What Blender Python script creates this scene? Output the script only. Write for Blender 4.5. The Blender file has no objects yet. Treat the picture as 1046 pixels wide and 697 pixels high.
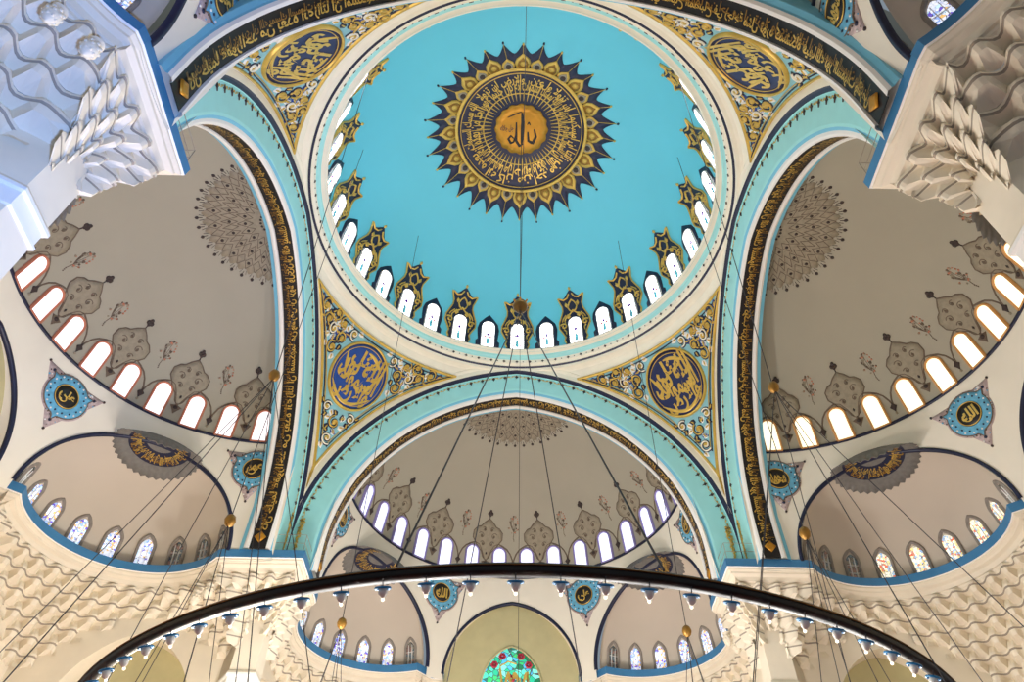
import bpy, math, random
from mathutils import Vector, Matrix
from mathutils.geometry import tessellate_polygon
random.seed(7)
PI=math.pi; R=math.radians
scene=bpy.context.scene; COL=scene.collection
sin,cos,sqrt=math.sin,math.cos,math.sqrt

# ------------------------------------------------------------------ materials
def lin(c):
    return tuple(((x/255)/12.92 if x/255<=.04045 else ((x/255+.055)/1.055)**2.4) for x in c)
MATS={}
def mat(name,rgb,rough=.7,metal=0.,noise=.06,scale=1.5,bump=0.):
    m=bpy.data.materials.new(name); m.use_nodes=True; nt=m.node_tree; b=nt.nodes['Principled BSDF']
    c=lin(rgb); b.inputs['Roughness'].default_value=rough; b.inputs['Metallic'].default_value=metal
    tc=nt.nodes.new('ShaderNodeTexCoord'); n=nt.nodes.new('ShaderNodeTexNoise'); n.inputs['Scale'].default_value=scale; n.inputs['Detail'].default_value=4
    r=nt.nodes.new('ShaderNodeValToRGB'); r.color_ramp.elements[0].position=.3; r.color_ramp.elements[1].position=.7
    r.color_ramp.elements[0].color=tuple(x*(1-noise) for x in c)+(1,); r.color_ramp.elements[1].color=tuple(min(1,x*(1+noise)) for x in c)+(1,)
    nt.links.new(tc.outputs['Object'],n.inputs['Vector']); nt.links.new(n.outputs['Fac'],r.inputs['Fac']); nt.links.new(r.outputs['Color'],b.inputs['Base Color'])
    if bump:
        bp=nt.nodes.new('ShaderNodeBump'); bp.inputs['Strength'].default_value=bump; nt.links.new(n.outputs['Fac'],bp.inputs['Height']); nt.links.new(bp.outputs['Normal'],b.inputs['Normal'])
    MATS[name]=m; return m
def glow(name,rgb,strength=1.):
    m=bpy.data.materials.new(name); m.use_nodes=True; nt=m.node_tree; b=nt.nodes['Principled BSDF']
    c=lin(rgb)+(1,); b.inputs['Base Color'].default_value=c; b.inputs['Roughness'].default_value=.3
    tc=nt.nodes.new('ShaderNodeTexCoord'); n=nt.nodes.new('ShaderNodeTexNoise'); n.inputs['Scale'].default_value=2.5
    r=nt.nodes.new('ShaderNodeValToRGB'); r.color_ramp.elements[0].color=tuple(x*.86 for x in c[:3])+(1,); r.color_ramp.elements[1].color=c
    nt.links.new(tc.outputs['Object'],n.inputs['Vector']); nt.links.new(n.outputs['Fac'],r.inputs['Fac']); nt.links.new(r.outputs['Color'],b.inputs['Emission Color'])
    b.inputs['Emission Strength'].default_value=strength
    MATS[name]=m; return m
def stained(name,cols,scale,strength=1.,lead=.05):
    m=bpy.data.materials.new(name); m.use_nodes=True; nt=m.node_tree; b=nt.nodes['Principled BSDF']; b.inputs['Roughness'].default_value=.25
    tc=nt.nodes.new('ShaderNodeTexCoord'); v=nt.nodes.new('ShaderNodeTexVoronoi'); v.inputs['Scale'].default_value=scale
    w=nt.nodes.new('ShaderNodeTexVoronoi'); w.feature='DISTANCE_TO_EDGE'; w.inputs['Scale'].default_value=scale
    r=nt.nodes.new('ShaderNodeValToRGB'); r.color_ramp.interpolation='CONSTANT'
    els=r.color_ramp.elements
    while len(els)<len(cols): els.new(.5)
    for i,c in enumerate(cols): els[i].position=i/len(cols); els[i].color=lin(c)+(1,)
    s=nt.nodes.new('ShaderNodeSeparateColor'); mt=nt.nodes.new('ShaderNodeMath'); mt.operation='GREATER_THAN'; mt.inputs[1].default_value=lead
    mx=nt.nodes.new('ShaderNodeMix'); mx.data_type='RGBA'; mx.inputs[6].default_value=lin((70,75,85))+(1,)
    L=nt.links.new
    L(tc.outputs['Object'],v.inputs['Vector']); L(tc.outputs['Object'],w.inputs['Vector']); L(v.outputs['Color'],s.inputs['Color']); L(s.outputs['Red'],r.inputs['Fac'])
    L(w.outputs['Distance'],mt.inputs[0]); L(mt.outputs[0],mx.inputs[0]); L(r.outputs['Color'],mx.inputs[7]); L(mx.outputs[2],b.inputs['Emission Color']); L(mx.outputs[2],b.inputs['Base Color'])
    b.inputs['Emission Strength'].default_value=strength
    MATS[name]=m; return m
mat('dome_cyan',(104,206,228),.55,noise=.04,scale=.12)
mat('mint',(166,232,234),.5,noise=.03)
mat('sky_blue',(120,196,226),.5,noise=.03)
mat('cream',(246,240,222),.6,noise=.03)
mat('white',(244,243,240),.5,noise=.02)
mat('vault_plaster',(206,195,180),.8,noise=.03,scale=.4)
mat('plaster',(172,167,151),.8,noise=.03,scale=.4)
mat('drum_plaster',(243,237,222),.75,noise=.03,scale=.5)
mat('stone',(236,226,206),.7,noise=.05,scale=.8,bump=.03)
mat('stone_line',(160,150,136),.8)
mat('cornice_blue',(62,128,178),.5,noise=.08)
mat('navy',(22,30,62),.45,noise=.15,scale=3)
mat('black',(18,17,22),.45,noise=.2,scale=3)
mat('ink_blue',(22,36,88),.5,noise=.1)
mat('royal',(30,74,158),.45,noise=.1)
mat('gold',(216,180,88),.38,.4,noise=.15,scale=2)
mat('dark_gold',(150,112,48),.4,.45,noise=.25,scale=2)
mat('bronze',(196,140,44),.4,.5,noise=.1)
mat('panel_blue',(142,200,214),.6,noise=.12,scale=1.2)
mat('lace_blue',(104,178,214),.6,noise=.2,scale=4)
mat('brown_paint',(156,147,128),.8,noise=.12,scale=5)
mat('brown_dark',(112,98,84),.8,noise=.15,scale=5)
mat('umber',(66,56,54),.8)
mat('grey_paint',(122,120,116),.8,noise=.12,scale=5)
mat('lace_mauve',(190,172,172),.8,noise=.25,scale=6)
mat('khaki',(198,190,146),.85,noise=.05)
mat('frame_terracotta',(196,124,96),.6)  # left frames: warm window light painted into the colour; also flower spray dots
mat('frame_ochre_lit',(216,160,96),.6)  # right frames: warm window light painted into the colour
mat('frame_lavender_lit',(150,140,196),.6)  # far frames: blue skylight painted into the colour
mat('frame_grey',(146,138,130),.7,noise=.12,scale=6)
mat('ring_black',(26,22,20),.45,.5,noise=.2)
mat('ring_gilt',(120,92,50),.3,.7,noise=.2)
mat('wire',(62,62,68),.5,.3)
mat('lamp_blue',(40,130,190),.35,.2)
mat('opal',(238,238,232),.2)
mat('carpet',(120,60,56),.95,noise=.2,scale=3)
mat('turquoise_tile',(70,140,140),.4,noise=.3,scale=4)
glow('glass_white',(255,250,255),10.)
glow('glass_cool',(226,230,255),1.1)
glow('glass_warm',(255,246,214),1.35)
glow('glass_rose',(255,246,250),1.25)
glow('bulb',(255,244,220),2.)
mat('glass_cyan',(120,216,232),.3); mat('glass_purple',(90,36,150),.3); mat('glass_red',(214,60,90),.3)
W_=(235,240,255)
stained('stained_cool',[W_,(150,180,250),W_,(210,220,255),(110,90,200),W_,(240,190,120),(200,235,255),W_,W_],10.,1.0,.035)
stained('stained_warm',[(255,250,225),(250,225,150),(255,250,235),(160,190,230),(255,240,190),(220,120,90),(255,250,225)],10.,1.0,.035)
stained('stained_dim',[(140,134,120),(120,116,106),(150,120,110),(110,124,130)],6.,.12,.05)
stained('stained_emerald',[(40,190,150),(90,220,200),(30,140,130),(130,235,225),(20,120,80),(80,190,235),(60,200,120)],3.2,.75,.045)

# ------------------------------------------------------------------ mesh helpers
class MB:
    def __init__(s): s.v=[]; s.f=[]; s.m=[]; s.mats=[]
    def mi(s,m):
        if m not in s.mats: s.mats.append(m)
        return s.mats.index(m)
    def grid(s,P,m,close=False):
        """P: list of rows of points"""
        b=len(s.v); k=s.mi(m); n=len(P[0])
        for row in P: s.v.extend(tuple(p) for p in row)
        for i in range(len(P)-1):
            for j in range(n if close else n-1):
                j2=(j+1)%n
                s.f.append((b+i*n+j,b+i*n+j2,b+(i+1)*n+j2,b+(i+1)*n+j)); s.m.append(k)
    def face(s,pts,m):
        b=len(s.v); s.v.extend(tuple(p) for p in pts); s.f.append(tuple(range(b,b+len(pts)))); s.m.append(s.mi(m))
    def tube(s,pts,r,m,n=6,closed=False):
        pts=[Vector(p) for p in pts]; rows=[]; N=len(pts)
        for i,p in enumerate(pts):
            a=pts[(i-1)%N] if (closed or i>0) else p; c=pts[(i+1)%N] if (closed or i<N-1) else p
            t=(c-a).normalized(); u=t.cross(Vector((0,0,1)))
            if u.length<1e-3: u=t.cross(Vector((1,0,0)))
            u.normalize(); w=t.cross(u); rr=r[i] if isinstance(r,(list,tuple)) else r
            rows.append([p+u*rr*cos(2*PI*k/n)+w*rr*sin(2*PI*k/n) for k in range(n)])
        if closed: rows.append(rows[0])
        s.grid(rows,m,True)
        if not closed:
            s.face(rows[0],m); s.face(rows[-1],m)
    def lathe(s,prof,m,c=(0,0,0),n=16):
        rows=[[(c[0]+r*cos(2*PI*k/n),c[1]+r*sin(2*PI*k/n),c[2]+z) for k in range(n)] for r,z in prof]
        s.grid(rows,m,True)
    def box(s,lo,hi,m):
        x0,y0,z0=lo; x1,y1,z1=hi
        a=[(x0,y0),(x1,y0),(x1,y1),(x0,y1)]
        s.grid([[(x,y,z0) for x,y in a],[(x,y,z1) for x,y in a]],m,True)
        s.face([(x,y,z0) for x,y in a],m); s.face([(x,y,z1) for x,y in a],m)
    def build(s,name,parent=None,smooth=True,shift=None):
        me=bpy.data.meshes.new(name)
        vs=s.v if shift is None else [(x-shift[0],y-shift[1],z-shift[2]) for x,y,z in s.v]
        me.from_pydata(vs,[],s.f)
        for m in s.mats: me.materials.append(MATS[m])
        me.polygons.foreach_set('material_index',s.m)
        me.polygons.foreach_set('use_smooth',[smooth]*len(s.f)); me.update()
        o=bpy.data.objects.new(name,me); COL.objects.link(o)
        if parent is not None: o.parent=parent
        return o
def tag(o,label,cat,group=None,kind=None):
    o['label']=label; o['category']=cat
    if group: o['group']=group
    if kind: o['kind']=kind
    return o
def empty(name,loc=(0,0,0),rz=0.):
    o=bpy.data.objects.new(name,None); COL.objects.link(o); o.empty_display_size=.3; o.location=loc; o.rotation_euler.z=rz; return o
def copy_tree(o,parent=None):
    c=o.copy(); COL.objects.link(c)
    if parent is not None: c.parent=parent
    for ch in KIDS.get(o.name,[]): copy_kids(ch,c)
    return c
KIDS={}
def copy_kids(o,p):
    c=o.copy(); COL.objects.link(c); c.parent=p
    for ch in list(o.children): copy_kids(ch,c)
def dup(root,rz=None,loc=None):
    c=root.copy(); COL.objects.link(c)
    for ch in list(root.children): copy_kids(ch,c)
    if rz is not None: c.rotation_euler.z=rz
    if loc is not None: c.location=loc
    return c
SIDES={'far':0.,'left':PI/2,'near':PI,'right':-PI/2}
ORD=['','first','second','third','fourth','fifth','sixth','seventh','eighth','ninth','tenth','eleventh','twelfth','thirteenth','fourteenth','fifteenth','sixteenth','seventeenth','eighteenth']

# surface of revolution maps (u metres to the right seen from inside, v metres up)
class Ell:
    def __init__(s,cx,cy,a,h,z0,phi0=0.,b=None): s.cx,s.cy,s.a,s.h,s.z0,s.phi0=cx,cy,a,h,z0,phi0
    def at(s,phi,z,off=0.):
        t=max(-1.,min(1.,(z-s.z0)/s.h)); th=math.asin(t); r=s.a*cos(th)
        n=Vector((cos(th)/s.a,sin(th)/s.h)).normalized()
        r2=r-n.x*off; z2=z-n.y*off
        return (s.cx+r2*sin(phi),s.cy+r2*cos(phi),z2)
    def fn(s,phi0):
        def f(u,v,off=0.):
            z=s.z0+v; th=math.asin(max(-1,min(1,v/s.h))); r=max(.4,s.a*cos(th))
            return s.at(phi0+u/r,z,off)
        return f
    def crown(s,x,y,off=0.):
        """planar coordinates about the crown"""
        r=min(s.a*.999,sqrt(x*x+y*y)); th=math.acos(r/s.a); z=s.z0+s.h*sin(th)
        n=Vector((cos(th)/s.a,sin(th)/s.h)).normalized(); k=(r-n.x*off)/r if r>1e-6 else 1
        return (s.cx+x*k,s.cy+y*k,z-n.y*off)
def patch(mb,fn,out,m,off=.04,rings=(1.,.66,.33),base=0.,ctr=None):
    if ctr is None: ctr=(sum(p[0] for p in out)/len(out),sum(p[1] for p in out)/len(out))
    rows=[[fn(u,v,base) for u,v in out]]
    for k in rings: rows.append([fn(ctr[0]+(u-ctr[0])*k,ctr[1]+(v-ctr[1])*k,off) for u,v in out])
    c=fn(ctr[0],ctr[1],off); rows.append([c]*len(out))
    mb.grid(rows,m,True)
def ribbon(mb,fn,pts,w,h,m,base=0.,closed=False):
    rows=[]; N=len(pts)
    for i,(u,v) in enumerate(pts):
        a=pts[(i-1)%N] if (closed or i>0) else pts[i]; c=pts[(i+1)%N] if (closed or i<N-1) else pts[i]
        dx,dy=c[0]-a[0],c[1]-a[1]; L=sqrt(dx*dx+dy*dy) or 1; nx,ny=-dy/L,dx/L
        ww=w if not isinstance(w,(list,tuple)) else w[i]
        rows.append([fn(u+nx*ww/2,v+ny*ww/2,base),fn(u+nx*ww*.25,v+ny*ww*.25,base+h),fn(u-nx*ww*.25,v-ny*ww*.25,base+h),fn(u-nx*ww/2,v-ny*ww/2,base)])
    if closed: rows.append(rows[0])
    mb.grid(rows,m)
def lerp2(a,b,t): return (a[0]+(b[0]-a[0])*t,a[1]+(b[1]-a[1])*t)
def circ(cx,cy,r,n=24,a0=0.,a1=2*PI):
    return [(cx+r*cos(a0+(a1-a0)*k/n),cy+r*sin(a0+(a1-a0)*k/n)) for k in range(n+(0 if abs(a1-a0-2*PI)<1e-6 else 1))]

# ------------------------------------------------------------------ arabic lettering
FORMS={'ا':(0xFE8D,2),'ب':(0xFE8F,4),'ت':(0xFE95,4),'ث':(0xFE99,4),'ج':(0xFE9D,4),'ح':(0xFEA1,4),'خ':(0xFEA5,4),'د':(0xFEA9,2),'ذ':(0xFEAB,2),'ر':(0xFEAD,2),'ز':(0xFEAF,2),'س':(0xFEB1,4),'ش':(0xFEB5,4),'ص':(0xFEB9,4),'ض':(0xFEBD,4),'ط':(0xFEC1,4),'ظ':(0xFEC5,4),'ع':(0xFEC9,4),'غ':(0xFECD,4),'ف':(0xFED1,4),'ق':(0xFED5,4),'ك':(0xFED9,4),'ل':(0xFEDD,4),'م':(0xFEE1,4),'ن':(0xFEE5,4),'ه':(0xFEE9,4),'و':(0xFEED,2),'ي':(0xFEF1,4),'ة':(0xFE93,2),'ى':(0xFEEF,2),'ﻻ':(0xFEFB,2)}
def shape(t):
    t=t.replace('لا','ﻻ'); out=[]
    for i,ch in enumerate(t):
        if ch not in FORMS: out.append(ch); continue
        base,n=FORMS[ch]
        pj=i>0 and t[i-1] in FORMS and FORMS[t[i-1]][1]==4
        nj=n==4 and i<len(t)-1 and t[i+1] in FORMS
        k=(3 if nj else 1) if pj else (2 if nj else 0)
        out.append(chr(base+k))
    return ''.join(reversed(out))
TXT={}
def text(t,raw=False,bold=.012):
    key=(t,bold)
    if key in TXT: return TXT[key]
    c=bpy.data.curves.new('lettering','FONT'); c.body=t if raw else shape(t); c.resolution_u=2; c.offset=bold
    o=bpy.data.objects.new('lettering',c); COL.objects.link(o)
    dg=bpy.context.evaluated_depsgraph_get(); e=o.evaluated_get(dg); me=e.to_mesh()
    v=[(p.co.x,p.co.y) for p in me.vertices]; f=[tuple(p.vertices) for p in me.polygons]; e.to_mesh_clear()
    bpy.data.objects.remove(o); bpy.data.curves.remove(c)
    x0=min(p[0] for p in v); x1=max(p[0] for p in v); y0=min(p[1] for p in v); y1=max(p[1] for p in v)
    v=[((x-x0)/(x1-x0),(y-y0)/(y1-y0)) for x,y in v]
    TXT[key]=(v,f,(x1-x0)/(y1-y0)); return TXT[key]
def put_text(mb,t,fn,m,off=.06,raw=False,bold=.012):
    """fn(x01,y01,off); a raised letter has its face and a rim"""
    v,f,_=text(t,raw,bold); b=len(mb.v); k=mb.mi(m)
    mb.v.extend(fn(x,y,off) for x,y in v)
    for q in f: mb.f.append(tuple(b+i for i in q)); mb.m.append(k)
NUR='الله نور السموات والارض مثل نوره كمشكاة فيها مصباح المصباح في زجاجة الزجاجة كانها كوكب دري'
FATIR='ان الله يمسك السموات والارض ان تزولا ولئن زالتا ان امسكهما من احد من بعده انه كان حليما غفورا'

# ------------------------------------------------------------------ key sizes
A=11.2; Z0=22.08; EC=1.37; ZC=20.79           # arch plane, springing, arch eccentricity, cornice level
SD=Ell(0,12.64,9.28,6.7,26.91)                 # half dome (towards +Y; rotated for the other sides)
DM=Ell(0,0,10.25,9.7,35.69)                    # main dome
def arch_pt(w,t):
    """t in [-1,1] along the two-centred arch; straight legs down to the cornice. returns (x,z)"""
    leg=Z0-ZC; rad=w+EC; am=math.acos(EC/rad); L=rad*am+leg; s=(1-abs(t))*L
    if s<leg: x,z=w,ZC+s
    else:
        a=(s-leg)/rad; x=rad*cos(a)-EC; z=Z0+rad*sin(a)
    return (x if t>=0 else -x),z
def arch_len(w): rad=w+EC; return 2*(rad*math.acos(EC/rad)+Z0-ZC)
def arch_w(z,w=A):
    rad=w+EC; d=rad*rad-(z-Z0)**2
    return w if z<Z0 else (max(0.,sqrt(d)-EC) if d>0 else 0.)

# ------------------------------------------------------------------ main dome
mb=MB(); NP=144
mb.grid([[DM.at(2*PI*k/NP,35.5+9.89*(1-(1-i/40)**1.9)) for k in range(NP)] for i in range(41)],'dome_cyan',True)
o=mb.build('ceiling'); tag(o,'smooth turquoise main dome over the centre of the hall','dome',kind='structure')
# ring cornice
mb=MB(); prof=[(11.45,34.45,'cream'),(11.2,34.62,'cream'),(11.02,34.66,'cream'),(10.98,34.8,'cream'),(10.86,34.86,'navy'),(10.83,34.95,'cream'),(10.72,35.0,'cream'),(10.66,35.22,'cream'),(10.6,35.3,'mint'),(10.5,35.34,'mint'),(10.46,35.46,'mint'),(10.36,35.5,'cream'),(10.2,35.52,'cream'),(10.14,35.6,'cream'),(10.16,35.68,'cream'),(10.3,35.75,'cream')]
for a,b in zip(prof,prof[1:]):
    mb.grid([[(r*sin(2*PI*k/NP),r*cos(2*PI*k/NP),z) for k in range(NP)] for r,z in ((a[0],a[1]),(b[0],b[1]))],b[2],True)
ringo=mb.build('trim_1'); tag(ringo,'round cream cornice at the foot of the turquoise dome','cornice',kind='structure')
mb=MB()
for k in range(84):
    ph=2*PI*k/84
    def rf(u,v,off,ph=ph):
        r=10.70-v*.25-off*.9; return (r*sin(ph+u/10.7),r*cos(ph+u/10.7),35.1+v*.97-off*.4)
    patch(mb,rf,[(-.1,0),(-.03,-.04),(0,-.11),(.03,-.04),(.1,0),(.03,.04),(0,.11),(-.03,.04)],'umber',.04,(1,.5))
    patch(mb,lambda u,v,off,rf=rf:rf(u+.385,v,off),circ(0,0,.035,6),'umber',.03,(1,))
mb.build('bead_row',ringo)
# pendentives: surfaces of revolution through both arch curves
def pend_r(z): w=arch_w(z,A+.1); return sqrt((A+.1)**2+w*w)
def pend_fn(u,v,off=0.):
    z=v; r=pend_r(z); ph=PI/4+u/r
    e=.01; dr=(pend_r(z+e)-pend_r(z-e))/(2*e) if z<34.5 else -.6
    dr=max(-3,dr); L=sqrt(1+dr*dr); r2=r-off/L; z2=z+off*dr/L
    return (r2*sin(ph),r2*cos(ph),z2)
def pend_half(z): r=pend_r(z); return r*max(0,(PI/4-math.atan2(arch_w(z,A+.1),A+.1)))
mb=MB(); rows=[]
for i in range(41):
    z=22.0+(34.62-22.0)*(i/40); h=pend_half(z); rows.append([pend_fn(-h+2*h*j/24,z) for j in range(25)])
rows.append([(11.3*sin(R(0)+PI/2*j/24),11.3*cos(PI/2*j/24),34.75) for j in range(25)])
mb.grid(rows,'cream'); pend=mb.build('ceiling_pendentive',None)
def inner_half(z,mg=.62):
    return pend_half(z)-mg*(1+.35*max(0,(z-30)/4))
# panel
zb,zt=24.3,34.0
mb=MB(); rows=[]
for i in range(37):
    z=zb+(zt-zb)*i/36; h=max(.0,inner_half(z)); rows.append([pend_fn(-h+2*h*j/24,z,.05) for j in range(25)])
mb.grid(rows,'panel_blue')
mb.build('ornament_panel',pend)
# border
mb=MB()
zz=[zb+(zt-zb)*i/40 for i in range(41)]
loop=[(-max(0,inner_half(z)),z) for z in zz]+[(max(0,inner_half(z)),z) for z in reversed(zz)]
ribbon(mb,pend_fn,loop[:41],.15,.1,'gold',.04); ribbon(mb,pend_fn,loop[41:],.15,.1,'gold',.04)
top=[(inner_half(zt)*(2*j/20-1),zt) for j in range(21)]
ribbon(mb,pend_fn,top,.15,.1,'gold',.04)
for s_ in (-1,1):
    ribbon(mb,pend_fn,[(s_*(inner_half(z)-.2),z) for z in zz if inner_half(z)>.35],.06,.06,'navy',.05)
    ribbon(mb,pend_fn,[(s_*(inner_half(z)-.3),z) for z in zz if inner_half(z)>.45],.05,.06,'gold',.05)
ribbon(mb,pend_fn,[(x*.97,zt-.2) for x,z in top],.06,.06,'navy',.05)
mb.build('gold_border',pend)
# scrolls
ROUND=(0.,32.0-.05,1.78)
rs=random.Random(11)
def inside(u,v,mg=.35): return zb+.6<v<zt-.2 and abs(u)<inner_half(v)-mg
def clear(u,v,mg): return (u-ROUND[0])**2+(v-ROUND[1])**2>(ROUND[2]+mg)**2
mg_=MB(); mn_=MB(); spots=[]
for t in range(6000):
    v=rs.uniform(zb+.3,zt-.2); u=rs.uniform(0,6)
    if len(spots)>110: break
    if not inside(u,v,.3) or not clear(u,v,.36): continue
    if all((u-a)**2+(v-b)**2>.6**2 for a,b in spots) and (u>.45 or u<.12): spots.append((u if u>.3 else 0.,v))
def spiral(cu,cv,r,turn,a0,sg,n=26):
    return [(cu+r*(1-.86*i/n)*cos(a0+sg*turn*i/n),cv+r*(1-.86*i/n)*sin(a0+sg*turn*i/n)) for i in range(n+1)]
def leaf(mbx,u,v,a,L,w,m,off):
    c,s_=cos(a),sin(a); o=[(-.5,0),(-.25,.6),(.1,.5),(.5,0),(.1,-.5),(-.25,-.6)]
    patch(mbx,pend_fn,[(u+c*x*L-s_*y*w,v+s_*x*L+c*y*w) for x,y in o],m,off,(1,.5),.04)
for i,(u,v) in enumerate(spots):
    a0=rs.uniform(0,6.28); sg=rs.choice((-1,1)); r=rs.uniform(.25,.37)
    for mir in ((1,-1) if u>.05 else (1,)):
        sp=[(mir*x,y) for x,y in spiral(u,v,r,8.2,a0,sg)]
        sp=[(x,y) for x,y in sp if clear(x,y,.12)]
        if len(sp)>3:
            ribbon(mn_,pend_fn,sp,.2,.05,'navy',.04); ribbon(mg_,pend_fn,sp,.08,.1,'gold' if i%3 else 'cream',.06)
        for k in range(6):
            a=a0+k*1.05; x,y=u+(r+.16)*cos(a),v+(r+.16)*sin(a)
            if inside(x,y,.15) and clear(x,y,.12):
                leaf(mn_,mir*x,y,(a+.9) if mir>0 else PI-(a+.9),.4,.24,('navy','white','navy','royal','white')[(k+i)%5],.085)
                leaf(mg_,mir*x,y,(a+.4) if mir>0 else PI-(a+.4),.26,.06,'gold',.12)
        patch(mg_,pend_fn,circ(mir*u,v,.13,8),'gold',.13,(1,.5),.04)
mn_.build('navy_scrollwork',pend); mg_.build('gold_scrollwork',pend)  # dark blue bands and coloured leaves lie behind the gold scrolls
pend.rotation_euler.z=0
PEND={'right of the far arch':0.,'left of the far arch':PI/2,'left of the near arch':PI,'right of the near arch':-PI/2}
# roundel
def roundel(name,words_):
    root=empty(name)
    f=lambda x,y,off:pend_fn(ROUND[0]+x,ROUND[1]+y,off)
    mb=MB(); patch(mb,f,circ(0,0,ROUND[2]-.1,40),'royal',.14,(1,.75,.5,.25)); mb.build('disc',root)
    mb=MB(); ribbon(mb,f,circ(0,0,ROUND[2]-.06,48),.14,.18,'gold',.05,True); ribbon(mb,f,circ(0,0,ROUND[2]-.26,48),.04,.02,'gold',.15,True); mb.build('rim',root)
    mb=MB()
    lines=[(words_[0],-1.25,1.3,-.25,1.3,.12),(words_[1],-1.35,1.3,-.75,.5,-.08),(words_[2],-1.1,1.15,-1.4,-.2,.1),(words_[3],-.9,.85,.45,1.45,.05)]
    for t,x0,x1,y0,y1,sl in lines:
        put_text(mb,t,lambda x,y,off,x0=x0,x1=x1,y0=y0,y1=y1,sl=sl:f(x0+(x1-x0)*x,y0+(y1-y0)*y+sl*(x-.5)*2-.12*sin(x*PI),off),'gold',.17,bold=.035)
    sw=[[(-1.35+2.6*i/20,-.75-.72*sin(PI*i/20)) for i in range(21)],[(1.25-.5*i/14,.75-1.5*i/14) for i in range(15)],[(-1.3+.5*i/12,.85-1.15*i/12) for i in range(13)],[(-.1+1.2*i/12,1.3-.55*(i/12)**2) for i in range(13)]]
    for s_ in sw: ribbon(mb,f,s_,[.05+.13*sin(PI*(k+.6)/(len(s_)+.2)) for k in range(len(s_))],.03,'gold',.15)
    mb.build('calligraphy',root); return root
rA=roundel('calligraphy_roundel',('الله نور','السموات','والارض','مثل'))
i=0
for nm,rz in PEND.items():
    p=pend if i==0 else dup(pend)
    p.rotation_euler.z=rz; tag(p,f'curved triangular pendentive with gold scrollwork {nm}','pendentive','ornamented pendentives','structure')
    r_=rA if i==0 else dup(rA); r_.rotation_euler.z=rz
    if i!=1:
        for ch_ in r_.children:
            if ch_.name.startswith('disc'):
                ch_.data=ch_.data.copy(); ch_.data.materials[0]=MATS['ink_blue']
    else:
        for ch_ in r_.children:
            if ch_.name.startswith('disc'):
                ch_.data=ch_.data.copy(); ch_.data.materials[0]=MATS['royal']
    tag(r_,f'round blue and gold calligraphy disc on the pendentive {nm}','medallion','calligraphy discs on the pendentives'); i+=1

# ------------------------------------------------------------------ dome medallion
root=empty('dome_medallion',(0,0,0)); tag(root,'great round black and gold calligraphy medallion at the crown of the turquoise dome','medallion')
cf=lambda x,y,off=0.:DM.crown(x,-y,off)        # +y is towards the near arch: upright for the viewer
mb=MB(); out=[]
NPET=32
for k in range(NPET*8):
    a=2*PI*k/(NPET*8); t=(k%8)/8; tt=abs(t-.5)*2; out.append(((5.05+.75*tt**1.6)*cos(a),(5.05+.75*tt**1.6)*sin(a)))
patch(mb,cf,out,'navy',.06,(1,.9,.8,.7,.6,.4,.2),ctr=(0,0)); mb.build('backing',root)
PET={}
for k in range(NPET):
    a=2*PI*k/NPET; big=k%2==0
    if big not in PET:
        def pf(u,v,off): return cf(u,v,off)
        h,w,z=(1.05,.47,4.1) if big else (.8,.4,4.05)
        sh=[(-w*.75,0),(-w,.35*h),(-w*.8,.62*h),(-.1,.86*h),(0,h),(.1,.86*h),(w*.8,.62*h),(w,.35*h),(w*.75,0)]
        mb=MB(); mk=MB()
        patch(mb,lambda u,v,off:pf(u,z+v,off),sh,'gold',.14 if big else .12,(1,.6),.05)
        patch(mk,lambda u,v,off:pf(u,z+v,off),[(x*.68,.07+y*.68) for x,y in sh],'dark_gold' if big else 'brown_paint',.17,(1,.6),.1)
        patch(mk,lambda u,v,off:pf(u,z+v,off),circ(0,.36*h,.17,8),'gold' if big else 'umber',.2,(1,),.1)
        ribbon(mb,pf,[(0,z+h),(0,z+h+.62 if big else 5.95)],.035,.03,'gold',.06)
        patch(mb,pf,circ(0,5.95 if not big else z+h+.6,.06,6),'navy' if not big else 'gold',.1,(1,),.0)
        ob=mb.build('petal',root); mk.build('petal_filling',ob); PET[big]=ob
    else:
        ob=PET[big].copy(); COL.objects.link(ob); copy_kids(PET[big].children[0],ob)
    ob.rotation_euler.z=a
mb=MB(); patch(mb,cf,circ(0,0,4.08,96),'navy',.2,(1,.85,.7,.5,.3),.05); mb.build('inscription_field',root)
mb=MB(); ribbon(mb,cf,circ(0,0,4.08,96),.22,.12,'gold',.15,True); ribbon(mb,cf,circ(0,0,3.84,96),.05,.05,'gold',.2,True); ribbon(mb,cf,circ(0,0,2.42,80),.085,.04,'gold',.2,True); mb.build('gold_rings',root)
mb=MB()
def radial(t,r0,r1,a0,a1,off=.27,bold=.02):
    put_text(mb,t,lambda x,y,o_:cf((r0+(r1-r0)*y)*cos(a0+(a1-a0)*x),(r0+(r1-r0)*y)*sin(a0+(a1-a0)*x),o_),'gold',off,bold=bold)
wds=FATIR.split(); n=6
for k in range(n):
    a=PI/2-2*PI*k/n
    radial(' '.join(wds[k*3:k*3+4]),2.45,3.4,a,a-2*PI/n*.97)
    radial(' '.join(wds[(k*3+5)%16:(k*3+5)%16+3]),3.05,3.78,a-.15,a-.15-2*PI/n*.9)
for k in range(58):
    a=2*PI*k/58; r1=3.0+.35*((k*7)%5)/5
    ribbon(mb,cf,[(1.92*cos(a),1.92*sin(a)),(2.3*cos(a),2.3*sin(a)),(r1*cos(a),r1*sin(a))],[.02,.075,.03],.03,'gold',.22)
mb.build('ring_inscription',root)
mb=MB(); out=[((1.68+.05*cos(16*2*PI*k/96))*cos(2*PI*k/96),(1.68+.05*cos(16*2*PI*k/96))*sin(2*PI*k/96)) for k in range(96)]
patch(mb,cf,out,'bronze',.3,(1,.7,.4),.2); ce=mb.build('centre_disc',root)
mb=MB()
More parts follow.
